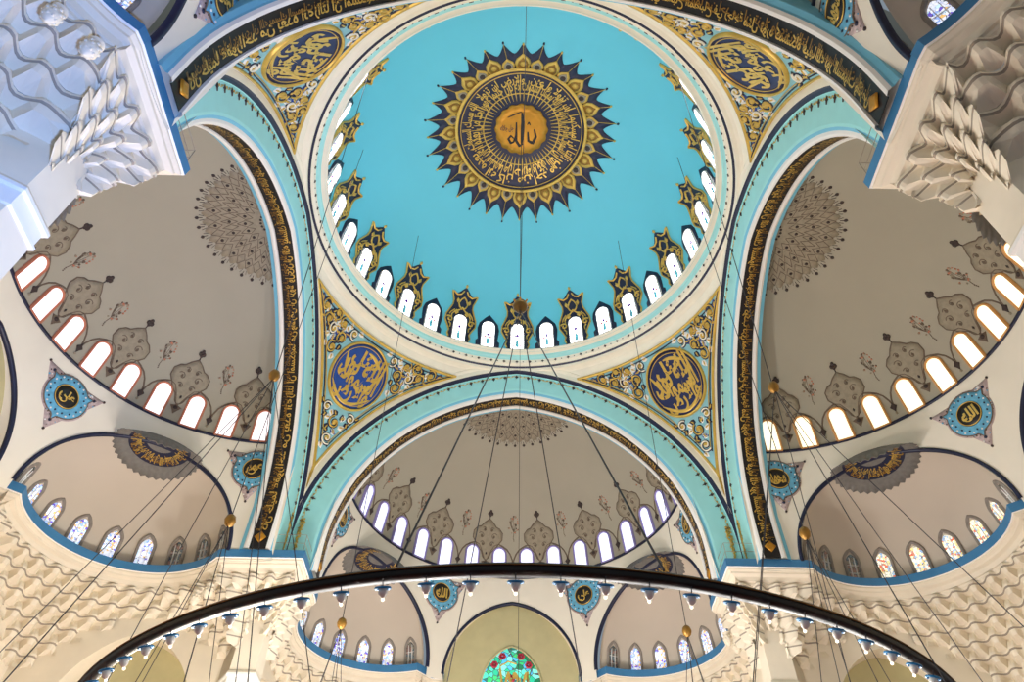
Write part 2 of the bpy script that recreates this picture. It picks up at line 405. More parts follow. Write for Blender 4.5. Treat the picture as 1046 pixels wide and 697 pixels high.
SW=[([(.02,.72),(.06,.3),(.05,-.2),(.03,-.62)],.15),([(.52,.02),(.6,-.3),(.48,-.58),(.3,-.5),(.27,-.1)],.12),([(.08,-.62),(-.06,-.72),(-.2,-.5),(-.2,.3)],.11),([(-.22,-.25),(-.3,-.55),(-.42,-.6),(-.52,-.42),(-.42,-.28),(-.3,-.4)],.09),([(-.55,.5),(-.3,.62),(.0,.75)],.06),([(.24,.2),(.3,.3),(.36,.18)],.06),([(.72,.45),(.66,-.1)],.0)]
for p_,w_ in SW:
    if w_: 
        q=[]
        for a_,b_ in zip(p_,p_[1:]): q+=[lerp2(a_,b_,k/5) for k in range(5)]
        q.append(p_[-1]); ribbon(mb,lambda x,y,o_=0:cf(1.6*x,1.6*y,o_),q,[w_*(.45+.55*sin(PI*(k+.5)/len(q))) for k in range(len(q))],.03,'black',.31)
put_text(mb,'جل جلاله',lambda x,y,o_:cf(-1.35+.85*x,-.2+.5*y,o_),'navy',.33)
mb.build('calligraphy',ce)

# ------------------------------------------------------------------ dome windows and crests
def arch_outline(w,h,n=10,pointed=0.):
    """round or slightly pointed window outline, base at v=0"""
    pts=[(-w,0),(-w,h-w)]
    for k in range(1,n): 
        a=PI-PI*k/n; pts.append((w*cos(a),(h-w)+w*sin(a)*(1+pointed*(1-abs(cos(a))))))
    pts+=[(w,h-w),(w,0)]
    return pts
def outline_frame(mb,fn,out,wd,hh,m,base=0.):
    ribbon(mb,fn,out,wd,hh,m,base)
    # inner return to the glass
def window(name,fn,w,h,glass,frame,pointed=0.,fw=.12,motif=None,hood=None):
    root=empty(name)
    mb=MB(); patch(mb,fn,arch_outline(w,h,12,pointed),glass,.05,(1,.6,.3),ctr=(0,h*.5)); g=mb.build('glass',root)
    mb=MB(); o=arch_outline(w+fw*.4,h+fw*.4,12,pointed); ribbon(mb,fn,o,fw,.13,frame,0.); ribbon(mb,fn,[(-w-fw*.5,.03),(w+fw*.5,.03)],fw*.9,.1,frame,0.); mb.build('frame',root)
    if motif: motif(fn,g)
    if hood: hood(fn,root)
    return root
def flower_motif(fn,g):
    mb=MB()
    P=lambda o_,m:patch(mb,fn,o_,m,.075,(1,.5),.05)
    P([(-.12,.25),(-.1,.7),(0,.95),(.1,.7),(.12,.25),(0,.12)],'glass_cyan'); 
    for x,y in ((-.2,.32),(.2,.32),(-.16,.8),(.16,.8)): P(circ(x,y,.07,8),'glass_red')
    P([(-.17,1.1),(0,1.42),(.17,1.1),(.06,1.14),(0,1.02),(-.06,1.14)],'glass_purple')
    mb.build('flower_motif',g)
def flower_plain(fn,g):
    mb=MB(); P=lambda o_,m:patch(mb,fn,o_,m,.075,(1,.5),.05)
    P([(-.1,.3),(-.1,.75),(0,.95),(.1,.75),(.1,.3),(0,.2)],'glass_cyan')
    for x,y in ((-.17,.9),(.17,.9)): P(circ(x,y,.09,8),'glass_red')
    P(circ(0,1.1,.11,8),'glass_purple'); P(circ(0,1.28,.06,8),'glass_purple'); mb.build('flower_motif',g)
def ornate(fn,root):
    half=[(.62,-.0),(.72,.3),(.62,.7),(.75,1.05),(1.02,1.45),(.98,1.95),(.72,2.35),(.5,2.75),(.52,3.1),(.72,3.4),(.86,3.75),(.55,3.62),(.36,3.6),(.22,3.85),(.1,4.0)]
    out=half+[(0,4.2)]+[(-x,y) for x,y in reversed(half)]
    mb=MB(); rows=[]; N=len(out)
    # horizontal strips keep the window clear
    lv=[0,.35,.7,1.05,1.45,1.95,2.15,2.35,2.6,2.85,3.1,3.4,3.6,3.8,4.0,4.2]
    def hw(v):
        hs=[(x,y) for x,y in half if True]+[(0,4.2)]
        ys=[(.66,0),(.78,.3),(.7,.7),(.84,1.05),(1.04,1.45),(1.03,1.95),(.86,2.35),(.7,2.75),(.68,3.1),(.76,3.4),(.55,3.62),(.3,3.85),(.16,4.05),(.0,4.2)]
        for a,b in zip(ys,ys[1:]):
            if a[1]<=v<=b[1]: t=(v-a[1])/(b[1]-a[1]); return a[0]+(b[0]-a[0])*t
        return 0
    rows=[[fn(hw(v)*(2*j/10-1),v,.03) for j in range(11)] for v in lv]
    mb.grid(rows,'navy'); 
    for s_ in (-1,1): patch(mb,fn,[(s_*.45,3.05),(s_*.7,3.15),(s_*.9,3.72),(s_*.62,3.68),(s_*.3,3.6)],'navy',.03,(1,.5))
    cr=mb.build('crest',root)
    mg=MB()
    for s_ in (-1,1):
        rb=lambda p,w=.1:ribbon(mg,fn,[(s_*x,y) for x,y in p],w,.09,'gold',.02)
        rb([(.64,.1),(.75,.4),(.67,.72),(.82,1.08),(1.02,1.48),(.99,1.95),(.83,2.35),(.67,2.78),(.66,3.1),(.76,3.4),(.86,3.72)],.09)
        rb([(x,y) for x,y in spiral(.72,1.62,.24,7.5,.4,1,16)],.1)
        rb([(0,2.75),(.2,2.5),(.46,2.35),(.62,2.05),(.6,1.8)],.09)
        rb([(0,3.5),(.18,3.3),(.3,3.0),(.2,2.75),(.0,2.6)],.1)
        rb([(.1,3.9),(.25,3.65),(.5,3.55),(.8,3.72)],.09)
        rb([(.62,.9),(.6,1.2),(.72,1.35)],.09); rb([(.5,2.45),(.7,2.2),(.8,1.95)],.08)
        patch(mg,fn,[(s_*.2,2.3),(s_*.36,2.5),(s_*.5,2.3),(s_*.36,2.12)],'gold',.1,(1,.5))
        patch(mg,fn,[(s_*.28,3.2),(s_*.42,3.35),(s_*.48,3.15),(s_*.38,3.0)],'gold',.1,(1,.5))
    patch(mg,fn,[(-.09,4.25),(0,4.38),(.09,4.25),(0,4.12)],'gold',.08,(1,)); 
    mg.build('gold_scrolls',cr)
def plain_hood(fn,root):
    mb=MB(); out=[(-.74,0),(-.76,.5),(-.62,.66),(-.66,1.0),(-.7,1.55),(-.6,2.0),(-.28,2.4),(0,2.7),(.28,2.4),(.6,2.0),(.7,1.55),(.66,1.0),(.62,.66),(.76,.5),(.74,0)]
    patch(mb,fn,out,'navy',.03,(1,.66,.33),ctr=(0,1.1)); mb.build('hood',root)
wn=0
NW=34
protoA=protoB=None
for k in range(NW):
    ang=2*PI*k/NW; orn=k%2==0
    if orn:
        if protoA is None: protoA=o=window('window_%d'%(wn+1),DM.fn(0),.38,2.1,'glass_white','white',0.,.07,flower_motif,ornate)
        else: o=dup(protoA)
    else:
        if protoB is None: protoB=o=window('window_%d'%(wn+1),DM.fn(0),.38,2.1,'glass_white','white',0.,.07,flower_plain,plain_hood)
        else: o=dup(protoB)
    wn+=1; o.name='window_%d'%wn
    o.rotation_euler.z=-ang
    kk=k if k<=NW//2 else NW-k; sd='right' if k<NW/2 else 'left'
    kind='white arched window under a blue and gold crest' if orn else 'white arched window in a plain navy surround'
    nth=kk//2 if orn else (kk+1)//2
    if k==0: lab=kind+' at the lowest point of the turquoise dome'
    elif k==NW//2: lab=kind+' at the top of the turquoise dome ring'
    else: lab=f'{kind}, {ORD[nth]} such one {sd} of the dome foot\'s lowest point'
    tag(o,lab,'window','windows round the foot of the turquoise dome','structure')

# ------------------------------------------------------------------ arches (one per side)
PROF=[(-.3,12.1,None),(-.32,11.75,'cream'),(-.22,11.62,'cream'),(-.2,11.3,'cream'),(-.12,11.24,'navy'),(-.04,11.12,'navy'),(.0,11.1,'mint'),(.1,9.98,'mint'),(.14,9.86,'mint'),(.22,9.74,'sky_blue'),(.24,9.62,'white'),(.3,9.54,'white'),(.38,9.52,'white'),(.4,9.62,'white'),(1.2,9.62,'black'),(1.22,9.55,'white'),(1.36,9.53,'white'),(1.46,9.6,'white'),(1.5,9.66,'sky_blue'),(1.68,9.72,'sky_blue'),(1.7,9.8,'sky_blue'),(1.72,10.6,'sky_blue'),(1.74,12.2,'plaster')]
NT=72
def sweep(mb,a,b,m,t0=-1,t1=1,n=NT):
    rows=[]
    for d,w in (a,b):
        row=[]
        for k in range(n+1):
            x,z=arch_pt(w,t0+(t1-t0)*k/n); row.append((x,A+d,z))
        rows.append(row)
    mb.grid(rows,m)
mb=MB()
for a,b in zip(PROF,PROF[1:]): sweep(mb,a[:2],b[:2],b[2])
arch0=mb.build('trim_2')
mb=MB()   # pendant row under the black line
wl=11.0; L=arch_len(wl); NB=46
def faceplane(wc):
    def f(u,v,off):   # u metres along, v outward from the arch line
        w=wc+v; t=u/(arch_len(wc)/2); x,z=arch_pt(w,max(-1,min(1,t))); return (x,A+.02-off,z)
    return f
ff=faceplane(wl)
for k in range(-NB//2,NB//2+1):
    u=(k+.0)*L/NB*.86; 
    patch(mb,ff,[(u-.1,-.12),(u-.03,-.06),(u,.02),(u+.03,-.06),(u+.1,-.12),(u+.03,-.18),(u,-.3),(u-.03,-.18)],'umber',.05,(1,.5))
    for q in (1,2): 
        uu=u+q*L/NB*.86/3; patch(mb,ff,circ(uu,-.06,.05,6),'gold',.03,(1,))
    ribbon(mb,ff,[(u,0),(u+L/NB*.43,-.13),(u+L/NB*.86,0)],.03,.02,'gold',.01)
mb.build('pendant_row',arch0)
mb=MB()
rl=random.Random(9)
for s_ in (-1,1):
    for k in range(46):
        q=k/46; u=s_*(L/2*.855+q*2.1); v=-.08-.22*rl.random()*(1-q*.7)-.1*q; a_=rl.uniform(0,6.28); sz=.1*(1.15-.5*q)
        patch(mb,ff,[(u+sz*(x*cos(a_)-y*sin(a_)),v+sz*(x*sin(a_)+y*cos(a_))) for x,y in ((-1,0),(-.3,.45),(1,0),(-.3,-.45))],'gold',.05,(1,.5))
mb.build('leaf_drop',arch0)
# inscription band as a thing
band0=empty('inscription_band')
mb=MB(); rows=[]
for d in (.42,1.18):
    rows.append([(lambda p:(p[0],A+d,p[1]))(arch_pt(9.6,-1+2*k/NT)) for k in range(NT+1)])
mb.grid(rows,'black'); mb.build('field',band0)
mb=MB(); Lb=arch_len(9.58)
def band_fn(u,v,off): x,z=arch_pt(9.58-off,max(-1,min(1,u/(Lb/2)))); return (x,A+.44+v,z)
words=(NUR+' '+FATIR).split(); nseg=9
for k in range(nseg):
    u0=-Lb/2*.95+Lb*.95*k/nseg; u1=u0+Lb*.95/nseg*.98
    s1=' '.join(words[k*4:k*4+4]); s2=' '.join(words[(k*4+17)%30:(k*4+17)%30+5])
    put_text(mb,s1,lambda x,y,o_:band_fn(u0+(u1-u0)*x,.03+.5*y,o_),'gold',.04,bold=.02)
    put_text(mb,s2,lambda x,y,o_:band_fn(u0+(u1-u0)*x,.24+.44*y,o_),'dark_gold',.05,bold=.015)
for s_ in (-1,1):
    u=s_*Lb/2*.965; patch(mb,band_fn,[(u-.3,.36),(u,.64),(u+.3,.36),(u,.08)],'bronze',.06,(1,.5))
mb.build('lettering',band0)
SIDEN={'far':'far','left':'left','near':'near','right':'right'}
for i,(sd,rz) in enumerate(SIDES.items()):
    a_=arch0 if i==0 else dup(arch0); a_.rotation_euler.z=rz; a_.name='trim_%d'%(i+2)
    tag(a_,{'far':'great pale blue pointed arch facing the viewer below the dome','left':'great mint arch on the left side under the dome','near':'great blue arch overhead crossing the top of the view','right':'great blue arch on the right side under the dome'}[sd],'arch','four great arches under the dome','structure')
    b_=band0 if i==0 else dup(band0); b_.rotation_euler.z=rz
    tag(b_,f'black band of gold Arabic lettering along the underside of the {sd} great arch','inscription','gold lettered bands on the four great arches')

# ------------------------------------------------------------------ half domes
mb=MB(); rows=[]
for i in range(33):
    z=26.88+6.72*(1-(1-i/32)**1.9); rows.append([SD.at(R(-98)+R(196)*k/80,min(z,33.605)) for k in range(81)])
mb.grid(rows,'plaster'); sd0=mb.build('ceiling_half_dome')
# drum below the half dome with its three arch openings
def drum_r(z): return 9.28+max(0,(26.91-z))*.62/6.12
def drum_pt(phi,z,off=0.): r=drum_r(z)-off; return (r*sin(phi),12.64+r*cos(phi),z)
EXC,EXH=57.3,28.2
def open_z(phid,grow=0.):
    a=abs(phid); t=(a-EXC)/(EXH+grow*5.9)
    if abs(t)<1: return ZC+(4.72+grow)*sqrt(1-t*t)
    t=a/(23.6+grow*5.9)
    if t<1: return 20.6+(4.65+grow)*(.9*sqrt(1-t*t)+.1*(1-t))
    return None
mb=MB(); cols=[]
phis=sorted(set([round(-98+196*k/260,3) for k in range(261)]+[s*(EXC+q*EXH) for s in (-1,1) for q in (-1,-.999,-.99,-.97,.97,.99,.999,1)]+[s*23.6*q for s in (-1,1) for q in (1,.999,.99,.97)]))
for p in phis:
    oz=open_z(p); zb_=oz if oz is not None else 20.3
    cols.append([drum_pt(R(p),zb_+(26.95-zb_)*j/10) for j in range(11)])
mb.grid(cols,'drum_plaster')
# ring line and arch lines
def drum_fn(u,v,off): return drum_pt(R(u),v,off)
def line3(mb,pts,w,h,m,off0=0.):
    rows=[]; N=len(pts)
    for i in range(N):
        a=pts[max(0,i-1)]; c=pts[min(N-1,i+1)]
        dx=(c[0]-a[0])*R(1)*9.5; dy=c[1]-a[1]; L=sqrt(dx*dx+dy*dy) or 1; nx,ny=-dy/L*w/2/9.5/R(1),dx/L*w/2
        p=pts[i]; rows.append([drum_fn(p[0]+nx,p[1]+ny,off0),drum_fn(p[0]+nx,p[1]+ny,h),drum_fn(p[0]-nx,p[1]-ny,h),drum_fn(p[0]-nx,p[1]-ny,off0)])
    mb.grid(rows,m)
drum=mb.build('ceiling_drum',sd0)
mb=MB(); line3(mb,[(-97+194*k/120,26.9) for k in range(121)],.14,.07,'navy')
for c0,hf,zz,hh in ((EXC,EXH,ZC,4.72),(-EXC,EXH,ZC,4.72),(0,23.6,20.6,4.65)):
    pts=[]
    for k in range(61):
        t=-cos(PI*k/60); s_=sqrt(max(0,1-t*t)); z=zz+hh*(s_ if c0 else .9*s_+.1*(1-abs(t))); pts.append((c0+t*hf,z))
    line3(mb,pts,.15,.07,'navy',-.1)
mb.build('dark_line',sd0)
# exedra shells
ES,EL,EH=9.25,4.75,4.85     # centre distance, lateral half-width, height; depth 3.95
def ex_pt(sg,a,th,off=0.):
    """a: angle from the niche axis, th elevation; towards the niche at +-57.3 deg"""
    l=(EL-off)*cos(th)*sin(a); s_=ES+(4.0-off)*cos(th)*cos(a) if cos(a)>=0 else ES+(1.2)*cos(th)*cos(a)
    ph=R(EXC)*sg; z=ZC-.1+(EH-off)*sin(th)
    return (s_*sin(ph)+l*cos(ph),12.64+s_*cos(ph)-l*sin(ph),z)
for sg in (1,-1):
    mb=MB(); rows=[]
    for i in range(25):
        th=PI/2*i/24; rows.append([ex_pt(sg,R(-104)+R(208)*k/56,th) for k in range(57)])
    rows.insert(0,[(p[0],p[1],p[2]-.8) for p in rows[0]])
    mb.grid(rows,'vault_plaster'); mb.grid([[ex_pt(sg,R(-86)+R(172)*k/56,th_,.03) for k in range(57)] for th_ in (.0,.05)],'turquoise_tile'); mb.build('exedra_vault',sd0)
# centre niche wall
CW=22.3
def cz(x): t=min(1,abs(x)/3.9); return 20.6+4.65*(.9*sqrt(1-t*t)+.1*(1-t))
mb=MB(); xs=[-3.9*cos(PI*k/48) for k in range(49)]
mb.grid([[(x,12.64+sqrt(max(0,drum_r(cz(x))**2-x*x))-.0,cz(x)) for x in xs],[(x,CW,cz(x)) for x in xs]],'drum_plaster')
mb.grid([[(x,CW,cz(x)) for x in xs],[(x,CW,17.) for x in xs]],'khaki')
for s_ in (-1,1): mb.face([(s_*3.9,21.6,20.6),(s_*3.9,CW,20.6),(s_*3.9,CW,14),(s_*3.9,21.6,14)],'drum_plaster')
mb.build('niche_wall',sd0)
# painted crown rosette of the half dome
ros0=empty('crown_rosette')
sf=lambda x,y,off=0.:SD.crown(x,y,off)
mb=MB(); out=[]
for k in range(40*6):
    a=2*PI*k/240; t=abs((k%6)/6-.5)*2; rr=3.15+.28*(1-t)**.7; out.append((rr*cos(a),rr*sin(a)))
ha=[R(-6)+R(192)*k/200 for k in range(201)]
rr_=lambda a:3.12+.3*(1-abs(((a*40/(2*PI))%1)-.5)*2)**.7
mb.grid([[sf(rr_(a)*q*cos(a),rr_(a)*q*sin(a),.03 if j else 0.) for a in ha] for j,q in enumerate((1,1,.85,.7,.5,.3,.02))],'brown_paint'); fld=mb.build('rosette_field',ros0)
mb=MB()
for k in range(40):
    a=2*PI*k/40
    if not -.02<=a<=PI+.02: continue
    P=lambda r,da=0.:(r*cos(a+da),r*sin(a+da))
    d=P(3.62); patch(mb,sf,circ(d[0],d[1],.085,8),'umber',.04,(1,))
    ribbon(mb,sf,[P(3.36),P(3.72)],.03,.03,'umber')
    for da in (-.03,.03): ribbon(mb,sf,[P(3.3,da),P(3.52,da*1.6)],.02,.03,'umber')
    for r0,r1,dd in ((2.5,3.2,.0),(1.75,2.55,.5),(1.0,1.8,0.)):
        o=2*PI/40*dd; st=1 if r0>1.2 else 2
        if k%st: continue
        w=2*PI/40*st*.5
        ribbon(mb,sf,[P(r0,o),P(r0*.55+r1*.45,o+w*.9),P(r1,o)],.04,.03,'brown_dark',.02); ribbon(mb,sf,[P(r0,o),P(r0*.55+r1*.45,o-w*.9),P(r1,o)],.04,.03,'brown_dark',.02)
        if k%2==0:
            c_=P(.5*(r0+r1),o); patch(mb,sf,circ(c_[0],c_[1],.085,6),'umber',.05,(1,),.02)
    if k%2==0: c_=P(.62); patch(mb,sf,circ(c_[0],c_[1],.07,6),'umber',.05,(1,),.02)
mb.grid([[sf(.42*q*cos(PI*k/16),.42*q*sin(PI*k/16)+.02,.05) for k in range(17)] for q in (1,.5,.05)],'navy')
mb.build('petal_lines',fld)
# exedra crown rosettes
def exros(sg):
    def f(x,y,off=0.):
        th=math.acos(min(.99,sqrt((x/EL)**2+(y/(4. if y>0 else 2.8))**2))); ph=R(EXC)*sg
        l=x*(1-off/EL); s_=ES+y*(1-off/4); z=ZC-.1+(EH-off)*sin(th)
        return (s_*sin(ph)+l*cos(ph),12.64+s_*cos(ph)-l*sin(ph),z)
    r0=empty('vault_rosette')
    mb=MB(); out=[]
    for k in range(144):
        a=2*PI*k/144; t=abs((k%4)/4-.5)*2; rr=2.05+.1*(1-t); out.append((rr*cos(a),rr*sin(a)))
    patch(mb,f,out,'grey_paint',.03,(1,.8,.6,.4),ctr=(0,0)); mb.build('grey_field',r0)
    mb=MB(); ribbon(mb,f,circ(0,0,1.08,48),.85,.06,'navy',.03,True); rg=mb.build('inscription_ring',r0)
    mb=MB(); ws=FATIR.split()
    for k in range(4):
        a0=2*PI*k/4; put_text(mb,' '.join(ws[k*3:k*3+4]),lambda x,y,o_:f((.78+.6*y)*cos(a0+1.5*x),(.78+.6*y)*sin(a0+1.5*x),o_),'gold',.11,bold=.03)
    for k in range(4):
        a0=2*PI*k/4+.6; put_text(mb,' '.join(ws[k*3+2:k*3+5]),lambda x,y,o_:f((1.42-.5*y)*cos(a0+1.4*x),(1.42-.5*y)*sin(a0+1.4*x),o_),'dark_gold',.105,bold=.02)
    mb.build('lettering',rg)
    return r0
# triangular medallions on the drum
def tri_med(phid):
    f=lambda u,v,off=0.:drum_pt(R(phid)+u/9.4,25.25+v,off)
    r0=empty('triangular_medallion')
    def tri(r,tip,n=120):   # bulging triangle: two points up, one down
        o=[]
        for k in range(n):
            a=2*PI*k/n; d=abs((a-PI/2)%(2*PI/3)); d=min(d,2*PI/3-d); q=max(r,min(tip,tip*.5/max(.05,cos(d)))); o.append((q*cos(a),q*sin(a)))
        return o
    mb=MB(); patch(mb,f,tri(1.14,1.85),'lace_mauve',.03,(1,.75,.5),ctr=(0,0)); lace=mb.build('lace_field',r0)
    mb=MB(); rr=random.Random(5)
    for k in range(150):
        a=rr.uniform(0,2*PI); d=abs((a-PI/2)%(2*PI/3)); d=min(d,2*PI/3-d); ro=max(1.14,min(1.8,.925/max(.05,cos(d)))); q=rr.uniform(.85,ro-.04); s_=rr.uniform(.02,.05)
        patch(mb,f,circ(q*cos(a),q*sin(a),s_,5),('brown_dark','lace_blue','white','umber')[k%4],.06,(1,),.02)
    for k in range(3):
        a=-PI/2+k*2*PI/3+0; patch(mb,f,circ(1.35*cos(a),1.35*sin(a),.075,6),'navy',.07,(1,),.02); patch(mb,f,circ(1.84*cos(a),1.84*sin(a),.06,6),'umber',.05,(1,),.0)
    mb.build('lace_dots',lace)['kind']='stuff'
    mb=MB(); patch(mb,f,[(x*.98,y*.98) for x,y in tri(1.06,1.3)],'lace_blue',.07,(1,.8,.6),.02,(0,0)); bl=mb.build('blue_ring',r0)
    mb=MB()
    for k in range(30):
        a=2*PI*k/30; q=.84+.1*(k%2); patch(mb,f,circ(q*cos(a),q*sin(a),.045,5),('navy','white')[k%2],.1,(1,),.05)
    ribbon(mb,f,tri(1.06,1.3),.05,.04,'brown_dark',.05,True)
    mb.build('blue_ring_dots',bl)
    mb=MB(); patch(mb,f,circ(0,0,.6,32),'black',.11,(1,.5),.05); dk=mb.build('black_disc',r0)
    mb=MB(); ribbon(mb,f,circ(0,0,.57,32),.05,.03,'gold',.1,True); nm=('محمد','الله','علي','عمر')[TM[0]%4]; TM[0]+=1
    put_text(mb,nm,lambda x,y,o_:f(-.4+.8*x,-.32+.62*y,o_),'gold',.14,bold=.04)
    ribbon(mb,f,spiral(-.05,-.12,.33,4.5,2.6,1,16),.06,.03,'gold',.11)
    mb.build('calligraphy',dk)
    return r0
TM=[0]
# cartouches / sprays
def cartouche(fn,dz=0):
    r0=empty('painted_cartouche')
    half=[(.0,1.05),(.2,1.25),(.32,1.6),(.62,1.85),(.72,2.05),(.96,2.35),(.95,2.72),(.72,2.95),(.5,3.02),(.3,3.22),(.12,3.34)]
    out=half+[(0,3.42)]+[(-x,y) for x,y in reversed(half[1:])]
    mb=MB(); patch(mb,fn,out,'brown_paint',.035,(1,.7,.4),ctr=(0,2.4)); bd=mb.build('body',r0)
    mb=MB(); ribbon(mb,fn,out,.06,.05,'brown_dark',.01,True)
    for s_ in (-1,1):
        for (x,y,r) in ((.42,2.5,.22),(.3,2.05,.18),(.25,2.85,.16)):
            ribbon(mb,fn,[(s_*a,b) for a,b in spiral(x,y,r,5.5,.5,1,14)],.045,.03,'brown_dark',.03)
            patch(mb,fn,[(s_*x-.07,y),(s_*x,y+.1),(s_*x+.07,y),(s_*x,y-.1)],'brown_dark',.06,(1,),.03)
    patch(mb,fn,[(-.06,1.5),(0,1.6),(.06,1.5),(0,1.4)],'umber',.06,(1,),.02)
    mb.build('scroll_lines',bd)
    mb=MB(); ribbon(mb,fn,[(0,3.4),(0,3.6)],.06,.05,'umber'); 
    for x,y in ((0,3.78),(-.1,3.68),(.1,3.68),(0,3.62)): patch(mb,fn,circ(x,y,.09,8),'umber',.06,(1,))
    mb.build('finial',r0)
    mb=MB(); patch(mb,fn,[(-.28,.95),(-.08,1.02),(0,1.15),(.08,1.02),(.28,.95),(.12,.72),(0,.5),(-.12,.72)],'brown_dark',.04,(1,.5)); patch(mb,fn,circ(0,.88,.11,8),'umber',.07,(1,),.02); mb.build('drop',r0)
    mb=MB()
    for s_ in (-1,1):   # ogee bands over the two windows, meeting at the dark pendants
        ribbon(mb,fn,[(s_*.1,1.15),(s_*.28,1.62),(s_*.5,2.0),(s_*.78,2.1),(s_*1.05,2.0),(s_*1.35,1.82),(s_*1.58,1.55),(s_*1.74,1.2),(s_*1.79,.95)],.085,.04,'brown_dark')
    mb.build('window_bands',r0)
    mb=MB(); u=1.79
    patch(mb,fn,[(u-.17,.82),(u-.05,.95),(u,1.1),(u+.05,.95),(u+.17,.82),(u+.08,.68),(u,.5),(u-.08,.68)],'umber',.06,(1,.5)); patch(mb,fn,circ(u,.42,.07,6),'brown_paint',.05,(1,)); mb.build('dark_pendant',r0)
    return r0
def spray(fn):
    rr=random.Random(3); mb=MB()
    ribbon(mb,fn,[(0,2.55),(.03,2.8),(0,3.0)],.03,.03,'brown_dark')
    for k in range(34):
        y=rr.uniform(2.75,3.65); w=.36*sin(PI*min(1,max(.05,(y-2.6)/1.15)))**.8; x=rr.uniform(-w,w)
        patch(mb,fn,circ(x,y,rr.uniform(.03,.055),5),('brown_dark','frame_terracotta','brown_paint')[k%3],.04,(1,))
        if k%3==0: ribbon(mb,fn,[(0,2.85),(x*.5,.5*(y+2.75)),(x,y)],.018,.02,'brown_dark')
    for k in range(3): patch(mb,fn,circ(.02*k,2.5-.08*k,.03,5),'brown_dark',.04,(1,))
    return mb.build('flower_spray')

cart_p=spray_p=med_p={}
cart_p=cartouche(SD.fn(0)); cart_first=True
spray_p=spray(SD.fn(0)); spray_first=True
def sidephrase(sd): return {'far':'far','left':'left','right':'right','near':'near'}[sd]
def rowpos(i,n):
    if i<n//2: return f'{ORD[i+1]} from the left'
    return f'{ORD[n-i]} from the right'
def place(obj,phid,rz):
    """turn an object built at the half dome's axis by phid about that half dome's centre, then by the side"""
    M=Matrix.Rotation(rz,4,'Z')@Matrix.Translation((0,12.64,0))@Matrix.Rotation(-R(phid),4,'Z')@Matrix.Translation((0,-12.64,0))
    obj.matrix_world=M; return obj
sdobj={}
exr={1:exros(1),-1:exros(-1)}; exfirst={1:True,-1:True}
tmp={}; 
glassf={'far':('glass_cool','frame_lavender_lit'),'left':('glass_rose','frame_terracotta'),'right':('glass_warm','frame_ochre_lit')}  # frame paint of each side carries the tint of its daylight
exwin=[('stained_cool',[1.]),]
# exedra window builder
def exfn(sg,a):
    def f(u,v,off=0.):
        th=math.asin(max(0,min(.95,v/EH))); loc=a+u/(4.35*cos(th)); return ex_pt(sg,loc,th,off)
    return f
def ex_window(sg,a,glass):
    f=exfn(sg,a); r0=empty('window')
    mb=MB(); patch(mb,f,arch_outline(.28,1.65,10,.35),glass,.05,(1,.5),ctr=(0,.9)); mb.build('glass',r0)
    mb=MB(); ribbon(mb,f,arch_outline(.35,1.78,10,.5),.16,.1,'frame_grey',0.); mb.build('frame',r0)
    mb=MB()
    for y in (.4,.8,1.2): ribbon(mb,f,[(-.3,y),(.3,y)],.025,.08,'white',0.)
    for x in (-.12,.12): ribbon(mb,f,[(x,.1),(x,1.6)],.02,.08,'white',0.)
    ribbon(mb,f,[(-.38,.05),(.38,.05)],.06,.1,'frame_grey'); mb.build('tracery',r0)
    return r0
NEX=9
exw={}
for sg in (1,-1):
    for k in range(NEX):
        a=R(-80+160*k/(NEX-1)); exw[(sg,k)]=None
